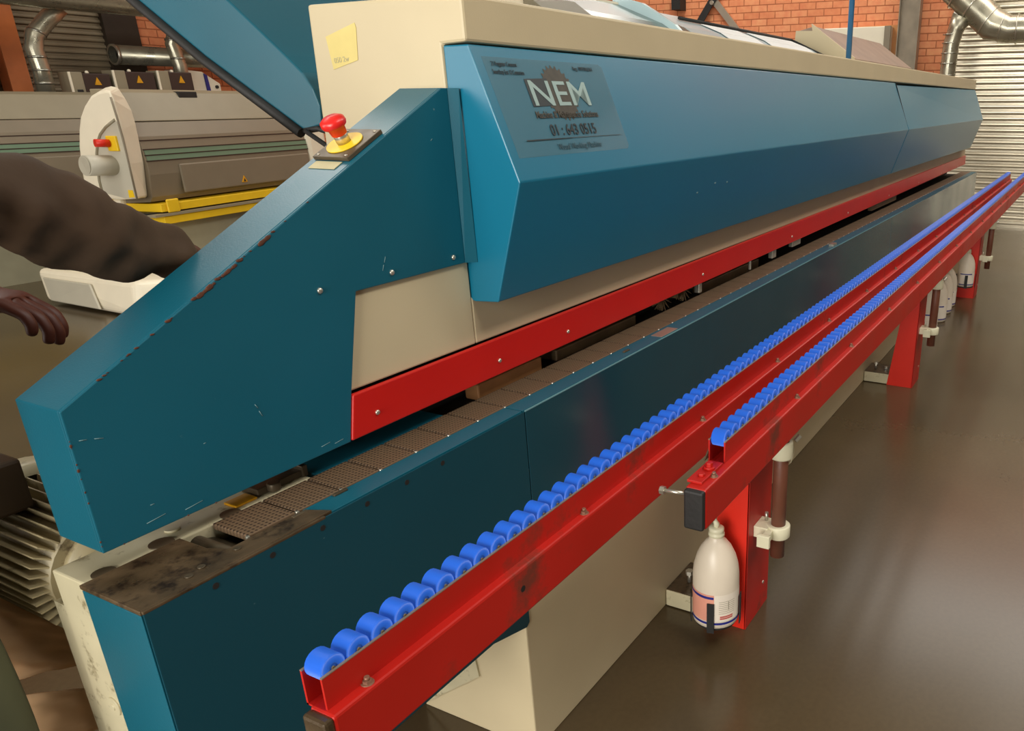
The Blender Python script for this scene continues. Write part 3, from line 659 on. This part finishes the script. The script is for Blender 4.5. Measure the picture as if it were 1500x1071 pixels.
# ------------------------------------------------------------------ grey panel machines behind
def loc_tf(ox, oy, a): return Matrix.Translation((ox,oy,0)) @ Matrix.Rotation(a,4,'Z')
def grey_machine(ox, oy, ang, length, label, detailed):
    T = loc_tf(ox, oy, ang)
    r = thing('panel_machine', (ox,oy,0), label, 'machine')
    def B(b, name, m, parent=r, bevel=0): return b.xform(T).build(name, m, parent, bevel)
    # front profile (v = back, z)
    F = [(.34,.86),(.0,.90),(-.03,.92),(-.06,1.10),(-.06,1.21),(-.04,1.36),(.02,1.52),(.12,1.74),(.20,1.76),(.34,1.76)]
    fr_ = B(MB().prism([(.34,1.10),(-.06,1.21),(-.048,1.30),(-.032,1.40),(.015,1.51),(.34,1.51)], 'x', 0, length), 'hood_panel', GREY, r, .004)
    B(MB().prism([(.34,1.515),(.017,1.515),(.12,1.74),(.20,1.765),(.34,1.765)], 'x', 0, length), 'top_lid', GREYL, r, .008)
    B(MB().prism([(.34,.86),(.0,.88),(-.03,.92),(-.062,1.10),(-.062,1.21),(.34,1.21)], 'x', 0, length), 'lower_panel', GREY, r, .004)
    B(MB().prism([(-.0625,1.21),(-.064,1.21),(-.052,1.30),(-.050,1.30)], 'x', 0.01, length), 'stripe', GREEN, r)
    b = MB()
    for z, y in ((1.30,-.0525),(1.255,-.0585),(1.21,-.065),(1.37,-.0385)): b.box(.0,length,y-.004,y+.004,z-.004,z+.004)
    B(b, 'groove', DBROWN, r)
    B(MB().box(.3,length-.02,-.078,-.055,.93,1.17), 'access_panel', GREY, r, .01)
    B(MB().box(.62,.82,.10,.16,1.70,1.752), 'grip_recess', BLACK, r, .006)
    B(MB().box(-.0,length,-.10,.3,.80,.865), 'yellow_beam', YELLOW, r, .004)
    B(MB().box(-.0,length,-.11,.2,.70,.765), 'yellow_beam', YELLOW, r, .004)
    B(MB().box(-.1,length,-.05,.2,.765,.80), 'table_gap', BLACK, r)
    B(MB().box(-.1,length,-.13,.1,.768,.788), 'table_edge', GREYL, r)
    B(MB().box(.1,length,.0,.36,.0,.70), 'base_panel', mat('sage_grey_base',(150,146,122),.5), r)
    B(MB().box(1.05,1.10,-.14,-.11,.5,.72), 'clamp_lever', LGREY, r, .004)
    # white end housing
    A = [(.398,1.143),(.36,1.329),(.314,1.459),(.268,1.551),(.199,1.632),(.106,1.707),(.029,1.736),(-.035,1.748),(-.095,1.745),(-.108,1.672),(-.108,1.552),(-.111,1.462),(-.110,1.205),(-.106,.934),(.084,.919),(.27,.925),(.386,.955),(.411,1.025)]
    Bf = [(.41,1.15),(.38,1.33),(.35,1.46),(.33,1.56),(.29,1.66),(.24,1.74),(.17,1.775),(.11,1.785),(.045,1.775),(-.005,1.69),(-.04,1.60),(-.045,1.50),(-.035,1.205),(.015,.92),(.10,.91),(.27,.915),(.38,.945),(.415,1.02)]
    hs_ = B(MB().hull([(-.2,a_,z_) for a_,z_ in A],[(.004,a_,z_) for a_,z_ in Bf]), 'end_housing', WHITE, r, .018)
    if detailed:
        arc = [(-.075,1.535),(.03,1.48),(.101,1.425),(.15,1.36),(.185,1.279),(.21,1.17),(.232,1.066),(.231,.975)]
        B(MB().prism(arc+[(.02,.935),(-.092,.945),(-.098,1.2),(-.096,1.42),(-.09,1.515)], 'x', -.204, -.199), 'grey_inlay', LGREY, hs_)
        B(MB().tube([(-.205,a_,z_) for a_,z_ in arc], .011, 8), 'hatch_rim', GREYL, hs_)
        B(MB().tube([(-.203,-.088,1.70),(-.203,-.100,1.55),(-.203,-.108,1.40),(-.203,-.105,1.2),(-.203,-.10,.93)], .008, 6), 'dark_seam', GREY, hs_)
        B(MB().box(-.222,-.2,-.055,.045,1.30,1.415), 'switch_plate', YELLOW, hs_, .006)
        B(MB().cyl((-.31,.055,1.365),(-.222,.02,1.36),.030), 'red_switch', REDB, hs_)
        B(MB().cyl((-.40,.10,1.20),(-.19,.07,1.19),.078,n=28).cyl((-.402,.1005,1.20),(-.398,.0995,1.20),.066), 'extraction_spigot', LGREY, hs_)
        B(MB().prism([(-.085,.945),(-.03,.94),(-.035,1.0),(-.08,1.0)], 'x', -.208, -.203), 'warning_label', YELLOW, hs_)
        b = MB(); b.prism([(.945,.96),(1.015,.96),(.98,1.02)], 'y', -.083, -.077); B(b, 'warning_label', ORANGE, r)
        b = MB(); b.prism([(.966,.967),(.994,.967),(.98,.995)], 'y', -.085, -.082); B(b, 'warning_print', BLACK, r)
        B(MB().box(.05,.17,-.12,-.10,.79,.90), 'yellow_bracket', YELLOW, r, .01)
        # column and foot
        B(MB().prism([(.25,.92),(.30,.30),(1.05,.30),(.98,.56),(.36,.64),(.345,.92)], 'x', -.05, .25), 'pedestal', WHITE, r, .03)
    B(MB().box(length,length+.3,-.08,.36,.86,1.765), 'end_housing', WHITE, r, .05)
    return r, T
gm, T1 = grey_machine(4.02, 7.06, math.radians(12.4), 1.93, 'grey panel processing machine with white end housing and yellow beams, nearer of the two', True)
# foot of the nearer machine
b = MB(); b.hull([(3.55,6.80,0.02),(3.55,8.12,0.02),(4.5,8.1,0.02),(4.5,6.5,.02),(3.9,6.55,.02)],[(3.63,6.86,.30),(3.58,8.22,.30),(4.5,8.2,.30),(4.5,6.6,.30),(3.95,6.62,.30)])
ft = b.build('foot_housing', WHITE, gm, .05, 4)
b = MB(); b.hull([(3.54,7.25,.05),(3.54,7.98,.05),(3.57,8.08,.24),(3.585,7.4,.24)],[(3.52,7.25,.05),(3.52,7.98,.05),(3.55,8.08,.24),(3.565,7.4,.24)]); b.build('grey_inset', LGREY, ft, .008)
gm2, T2 = grey_machine(1.6, 9.28, 0.0, 4.7, 'second grey panel machine standing behind, left of the white end housing', False)

# ------------------------------------------------------------------ ducts and wall items
def duct(name, path, r, label, seams=(), m=DUCT, rings=True):
    base = Vector(path[0]); t = thing(name, base, label, 'duct')
    MB().tube(path, r, 24).build('duct_wall', m, t)
    for p, d in seams:
        d = Vector(d).normalized(); b = MB(); b.cyl(Vector(p)-d*.012, Vector(p)+d*.012, r*1.06, n=24); b.build('seam_band', GALV, t)
    return t
duct('overhead_duct', [(-3.0,10.05,2.75),(2.0,10.05,2.75),(6.0,10.05,2.75),(11.8,10.05,2.75)], .17, 'large galvanised duct running along the left wall above the grey machines',
     [((2,10.05,2.75),(1,0,0)),((4.2,10.05,2.75),(1,0,0)),((6.4,10.05,2.75),(1,0,0)),((8.4,10.05,2.75),(1,0,0))])
duct('branch_duct', [(5.36,10.2,2.62),(5.24,10.28,2.48),(5.10,10.3,2.33),(5.06,10.3,2.20),(5.08,10.3,2.0),(5.06,10.3,1.70)], .085, 'crooked galvanised branch duct dropping at the far left',
     [((5.13,10.3,2.36),(.5,0,1)),((5.07,10.3,2.12),(0,0,1)),((5.08,10.3,1.99),(0,0,1)),((5.07,10.3,1.86),(0,0,1))])
duct('branch_duct', [(6.85,10.3,2.62),(6.73,10.48,2.48),(6.69,10.5,2.34),(6.73,10.5,2.10),(6.71,10.5,1.70)], .08, 'crooked galvanised branch duct dropping beside the open horizontal pipe',
     [((6.70,10.5,2.38),(.2,0,1)),((6.72,10.5,2.18),(0,0,1)),((6.72,10.5,2.0),(0,0,1)),((6.71,10.5,1.86),(0,0,1))])
t = thing('open_pipe', (5.96,10.75,2.2), 'horizontal galvanised pipe with an open end facing left', 'pipe')
b = MB(); b.lathe([(.095,0),(.11,0),(.11,5.5),(.095,5.5),(.095,0)], (6.08,10.7,2.2), (1,0,0), 28); b.build('pipe_wall', DUCT, t)
MB().lathe([(.095,-.006),(.118,-.006),(.118,.02),(.095,.02)], (6.08,10.7,2.2), (1,0,0), 28).build('pipe_rim', STEEL, t)
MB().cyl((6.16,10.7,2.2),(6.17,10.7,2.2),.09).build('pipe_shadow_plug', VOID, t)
for k, (x0, w_, hz) in enumerate(((5.28,.42,1.98),(5.74,.46,2.01),(6.24,.42,2.02))):
    lb = ['leftmost of three dark control boxes on grey stands above the second machine', 'middle dark control box with a yellow warning triangle', 'rightmost dark control box, beside the white cabinet'][k]
    t = thing('control_box', (x0,10.3,1.1), lb, 'control box', 'dark control boxes behind the grey machines')
    MB().box(x0+.13,x0+w_,10.2,10.4,1.1,hz-.01).build('box_body', DBROWN, t, .01)
    MB().box(x0,x0+.13,10.19,10.42,0,hz).build('grey_side', GREYL, t, .006)
    MB().box(x0-.012,x0+.01,10.185,10.2,1.1,hz).build('bright_edge', WHITE, t)
    MB().box(x0+.04,x0+.10,10.18,10.19,1.74,1.80).build('dark_knob', BLACK, t, .01)
    if k != 3: MB().prism([(x0+.24,hz-.13),(x0+.31,hz-.13),(x0+.275,hz-.05)], 'y', 10.19, 10.2).build('warning_triangle', ORANGE, t)
    MB().sphere((x0+.24,10.3,hz),.02).build('white_lamp', WHITE, t)
t = thing('white_cabinet', (7.0,10.5,0), 'white cabinet with a dark blue stripe behind the grey machine', 'cabinet')
MB().prism([(6.72,.0),(6.72,1.97),(6.82,2.06),(7.08,2.04),(7.3,1.9),(7.3,0)], 'y', 10.62, 10.98).build('cabinet_body', OFFW, t, .01)
MB().prism([(7.10,1.7),(7.09,2.02),(7.13,2.0),(7.15,1.7)], 'y', 10.605, 10.62).build('blue_stripe', NAVY, t)
MB().cyl((7.24,10.60,1.86),(7.24,10.62,1.86),.02).build('black_lock', BLACK, t)
# right-hand duct cluster by the shutter
t = thing('extraction_duct', (11.3,1.9,1.9), 'galvanised extraction duct elbow and manifold in front of the roller shutter', 'duct')
MB().tube([(11.35,1.93,1.2),(11.35,1.93,2.0),(11.35,1.92,2.35),(11.35,1.88,2.52),(11.35,1.82,2.66)], [.095,.095,.10,.10,.13], 28).build('down_pipe', DUCT, t)
for z in (1.98,2.12,2.24,2.36,2.46): MB().cyl((11.35,1.93-.0*z,z-.006),(11.35,1.93,z+.006),.106,n=28).build('seam_band', GALV, t)
MB().tube([(11.35,2.25,3.3),(11.35,2.0,3.02),(11.35,1.78,2.84),(11.35,1.58,2.68),(11.35,1.45,2.56),(11.35,1.25,2.50),(11.35,.9,2.50),(11.35,-1.5,2.50)], [.19,.18,.18,.19,.19,.16,.15,.15], 30).build('main_branch', DUCT, t)
for p, d in (((11.35,1.88,2.92),(0,-1,-.8)),((11.35,1.70,2.78),(0,-1,-.8)),((11.35,1.50,2.60),(0,-1,-.7)),((11.35,1.33,2.52),(0,-1,-.2)),((11.35,1.15,2.5),(0,-1,0))):
    d = Vector(d).normalized(); MB().cyl(Vector(p)-d*.008, Vector(p)+d*.008, .20 if p[2] > 2.55 else .175, n=30).build('seam_band', STEEL, t)
# cabinet on orange board
t = thing('wall_cabinet', (11.95,3.2,2.1), 'white wall cabinet on an orange timber board, on the brick end wall', 'cabinet')
MB().box(12.06,12.1,2.75,3.35,1.2,2.66).build('timber_board', ORW, t)
MB().box(11.92,12.06,2.85,3.80,1.1,2.64).build('cabinet_body', OFFW, t, .01)
MB().box(11.90,11.93,2.845,2.93,1.1,2.64).build('grey_edge', GREY, t)
MB().box(11.915,11.92,2.95,3.78,2.34,2.345).build('door_line', GREYL, t)
# scissor brace near the brick wall
t = thing('scissor_brace', (12.04,5.5,2.6), 'crossed steel brace bars against the brick wall above the machine', 'brace')
def wq(x, pts): return [(x, y*1.05, 1.65+(z-1.65)*1.05) for y, z in pts]
DB = [(5.52,2.70),(5.60,2.76),(5.28,3.20),(5.20,3.15)]; LB = [(5.28,3.05),(5.36,3.0),(4.95,2.55),(4.87,2.6)]
MB().hull(wq(12.0,DB),wq(12.02,DB)).build('dark_bar', BLACK, t)
MB().hull(wq(12.03,LB),wq(12.06,LB)).build('light_bar', STEEL, t)
MB().cyl((11.98,5.61,3.067),(12.098,5.61,3.067),.03).build('pivot', STEEL, t)
t = thing('black_bracket', (11.9,6.2,2.9), 'short black bracket on the brick wall', 'bracket')
MB().box(11.9,12.1,6.10,6.25,2.99,3.4).build('bracket_bar', BLACK, t)

# tan cloth under the motor
def wrinkled(name, P, nu, nv, amp, m, parent=None, thick=.004):
    # P: four corners bl, br, tr, tl
    bm = bmesh.new(); g = []
    P = [Vector(p) for p in P]; nrm = (P[1]-P[0]).cross(P[3]-P[0]).normalized()
    for j in range(nv+1):
        row = []
        for i in range(nu+1):
            u, v = i/nu, j/nv
            p = P[0].lerp(P[1], u).lerp(P[3].lerp(P[2], u), v)
            d = math.sin(u*9+v*14+1.3*math.sin(v*7))*.5 + math.sin(u*23-v*11)*.28 + math.sin(v*31+u*5)*.2
            row.append(bm.verts.new(p + nrm*d*amp))
        g.append(row)
    for j in range(nv):
        for i in range(nu):
            f = bm.faces.new((g[j][i],g[j][i+1],g[j+1][i+1],g[j+1][i])); f.smooth = True
    me = bpy.data.meshes.new(name); bm.to_mesh(me); bm.free(); me.materials.append(m)
    o = bpy.data.objects.new(name, me); COL.objects.link(o)
    s = o.modifiers.new('solid', 'SOLIDIFY'); s.thickness = thick
    return o
cl = wrinkled('cloth_cover', [(.44,1.60,.70),(.56,1.44,.725),(.585,1.45,.80),(.46,1.64,.88)], 28, 24, .009, CLOTH)
tag(cl, 'creased tan cloth hanging under the ribbed motor at the infeed end', 'cloth')
cl2 = wrinkled('cloth_cover', [(.40,1.56,.58),(.56,1.42,.60),(.56,1.425,.675),(.42,1.59,.685)], 20, 10, .006, CLOTH)
tag(cl2, 'second fold of tan cloth, lowest at the left corner below the hanging one', 'cloth')

# ------------------------------------------------------------------ person
def skin(name, nodes, edges, m, parent=None, sub=2, root=0):
    me = bpy.data.meshes.new(name); off = Vector((0,0,0))
    if parent is not None: off = Vector(parent.location)
    me.from_pydata([Vector(n[0]) - off for n in nodes], edges, [])
    o = bpy.data.objects.new(name, me); COL.objects.link(o)
    if parent is not None: o.parent = parent
    me.materials.append(m)
    s = o.modifiers.new('skin', 'SKIN'); s.use_smooth_shade = True
    for i, n in enumerate(nodes):
        r = n[1]; d = me.skin_vertices[0].data[i]; d.radius = r if isinstance(r, tuple) else (r, r)
        d.use_root = (i == root)
    ss = o.modifiers.new('sub', 'SUBSURF'); ss.levels = sub; ss.render_levels = sub
    return o
PX, PY = .30, 1.56
pr = thing('person', (PX, PY, 0), 'person in a dark brown jacket and grey green trousers reaching behind the guard', 'person')
N_ = [((PX,PY,1.0),(.10,.12)), ((PX,PY,1.15),(.09,.11)), ((PX,PY,1.32),(.095,.13)), ((PX,PY,1.46),(.08,.11)), ((PX+.01,PY,1.555),.058), ((PX+.03,PY,1.63),.052),
      ((PX+.02,PY-.17,1.505),.038), ((.50,1.36,1.535),.040), ((.67,1.385,1.47),.044), ((.80,1.415,1.415),.034), ((.875,1.425,1.385),.026),
      ((PX+.02,PY+.17,1.50),.042), ((.45,1.86,1.38),.048), ((.56,1.84,1.34),.042), ((.62,1.76,1.325),.028),
      ((PX,PY-.10,.93),.07), ((PX+.03,PY-.12,.52),.055), ((PX,PY-.12,.10),.042), ((PX+.14,PY-.13,.04),.035),
      ((PX,PY+.10,.93),.07), ((PX+.03,PY+.12,.52),.055), ((PX,PY+.12,.10),.042), ((PX+.14,PY+.13,.04),.035)]
E_ = [(0,1),(1,2),(2,3),(3,4),(4,5),(3,6),(6,7),(7,8),(8,9),(9,10),(3,11),(11,12),(12,13),(13,14),(0,15),(15,16),(16,17),(17,18),(0,19),(19,20),(20,21),(21,22)]
bodyp = skin('body', N_, E_, SKIN, pr)
J_ = [((PX,PY,.93),(.150,.185)), ((PX,PY,1.15),(.145,.175)), ((PX,PY,1.32),(.15,.20)), ((PX,PY,1.45),(.12,.17)), ((PX+.01,PY,1.53),.085),
      ((PX+.03,PY-.165,1.51),.090), ((.42,1.375,1.55),.080), ((.53,1.365,1.545),.069), ((.60,1.372,1.515),.063), ((.66,1.385,1.475),.067), ((.72,1.40,1.45),.056), ((.79,1.412,1.418),.053), ((.855,1.422,1.392),.046),
      ((PX+.03,PY+.17,1.50),.090), ((.45,1.86,1.385),.066), ((.54,1.85,1.35),.056)]
skin('jacket', J_, [(0,1),(1,2),(2,3),(3,4),(3,5),(5,6),(6,7),(7,8),(8,9),(9,10),(10,11),(11,12),(3,13),(13,14),(14,15)], JACKET, pr, 3)
jk = [o for o in pr.children if o.name.startswith('jacket')][0]
tx = bpy.data.textures.new('cloth_folds', 'CLOUDS'); tx.noise_scale = .085; tx.noise_depth = 1
dm = jk.modifiers.new('folds', 'DISPLACE'); dm.texture = tx; dm.strength = .05; dm.mid_level = .5
T_ = [((PX,PY,.99),(.125,.155)), ((PX+.02,PY-.11,.88),.120), ((PX+.045,PY-.13,.70),.098), ((PX+.04,PY-.13,.48),.082), ((PX+.01,PY-.13,.08),.07), ((PX+.02,PY+.10,.88),.118), ((PX+.03,PY+.12,.50),.085), ((PX,PY+.12,.08),.07), ((PX,PY,1.12),(.115,.145))]
skin('trousers', T_, [(0,1),(1,2),(2,3),(3,4),(0,5),(5,6),(6,7),(0,8)], TROUS, pr)
def hand(name, wrist, dirv, up, thumb_side, curl, s=1.0):
    w_ = Vector(wrist); d = Vector(dirv).normalized(); u = (Vector(up) - d*Vector(up).dot(d)).normalized(); r = d.cross(u)*thumb_side
    nodes = [(w_, (.026*s,.019*s)), (w_+d*.045*s, (.034*s,.017*s)), (w_+d*.085*s, (.036*s,.015*s))]; edges = [(0,1),(1,2)]
    Lf = (.070,.080,.075,.058)
    for k in range(4):
        base = w_+d*.085*s + r*(.027-.018*k)*s; l = Lf[k]*s; i0 = len(nodes)
        nodes.append((base+d*.008*s, .0098*s)); edges.append((2,i0)); p = base+d*.008*s; a = 0
        for q, fr_ in enumerate((.45,.3,.25)):
            a += curl*(1.0 if q else .55); dd = d*math.cos(a) - u*math.sin(a); p = p + dd*l*fr_
            nodes.append((p.copy(), (.0088-.0008*q)*s)); edges.append((len(nodes)-2,len(nodes)-1))
    i0 = len(nodes); p = w_+d*.03*s + r*.026*s; nodes.append((p, .013*s)); edges.append((1,i0))
    p2 = p + (d*.6 + r*.7 - u*.2).normalized()*.036*s; nodes.append((p2, .0105*s)); edges.append((i0,i0+1))
    p3 = p2 + (d*.9 + r*.2 - u*.4).normalized()*.028*s; nodes.append((p3, .009*s)); edges.append((i0+1,i0+2))
    return skin(name, nodes, edges, SKIN, pr, 2, 0)
hand('hand', (.870,1.424,1.386), (.9,.12,-.45), (.3,0,1), 1, .5)
hand('hand', (.625,1.78,1.345), (.5,-.75,-.2), (.1,.1,1), -1, .62, 1.3)
hd = MB(); hd.sphere((PX+.05,PY,1.74), .1, (.98,.78,1.22), 28, 20); hd.sphere((PX+.145,PY,1.735),.016,(1.2,.9,1.5),12,8); hd.sphere((PX+.06,PY-.08,1.735),.022,(.8,.4,1.3),10,8); hd.sphere((PX+.06,PY+.08,1.735),.022,(.8,.4,1.3),10,8); hd.sphere((PX+.085,PY,1.665),.05,(1,.9,.8),14,10)
head = hd.build('head', SKIN, pr)
e_ = MB(); e_.sphere((PX+.130,PY-.032,1.762),.012,(.8,1,.8),12,8); e_.sphere((PX+.130,PY+.032,1.762),.012,(.8,1,.8),12,8); e_.build('eye', WHITE, head)
MB().sphere((PX+.132,PY,1.69),.02,(.5,1.3,.35),12,8).build('mouth', mat('lip_tone',(110,50,44),.5), head)
MB().sphere((PX+.035,PY,1.765), .102, (1.0,.82,1.14), 28, 20).build('hair', HAIR, head)
for sy in (-.13,.13):
    MB().sphere((PX+.06,PY+sy,.045),.09,(1.7,.55,.5),20,12).build('shoe', BLACK, pr)
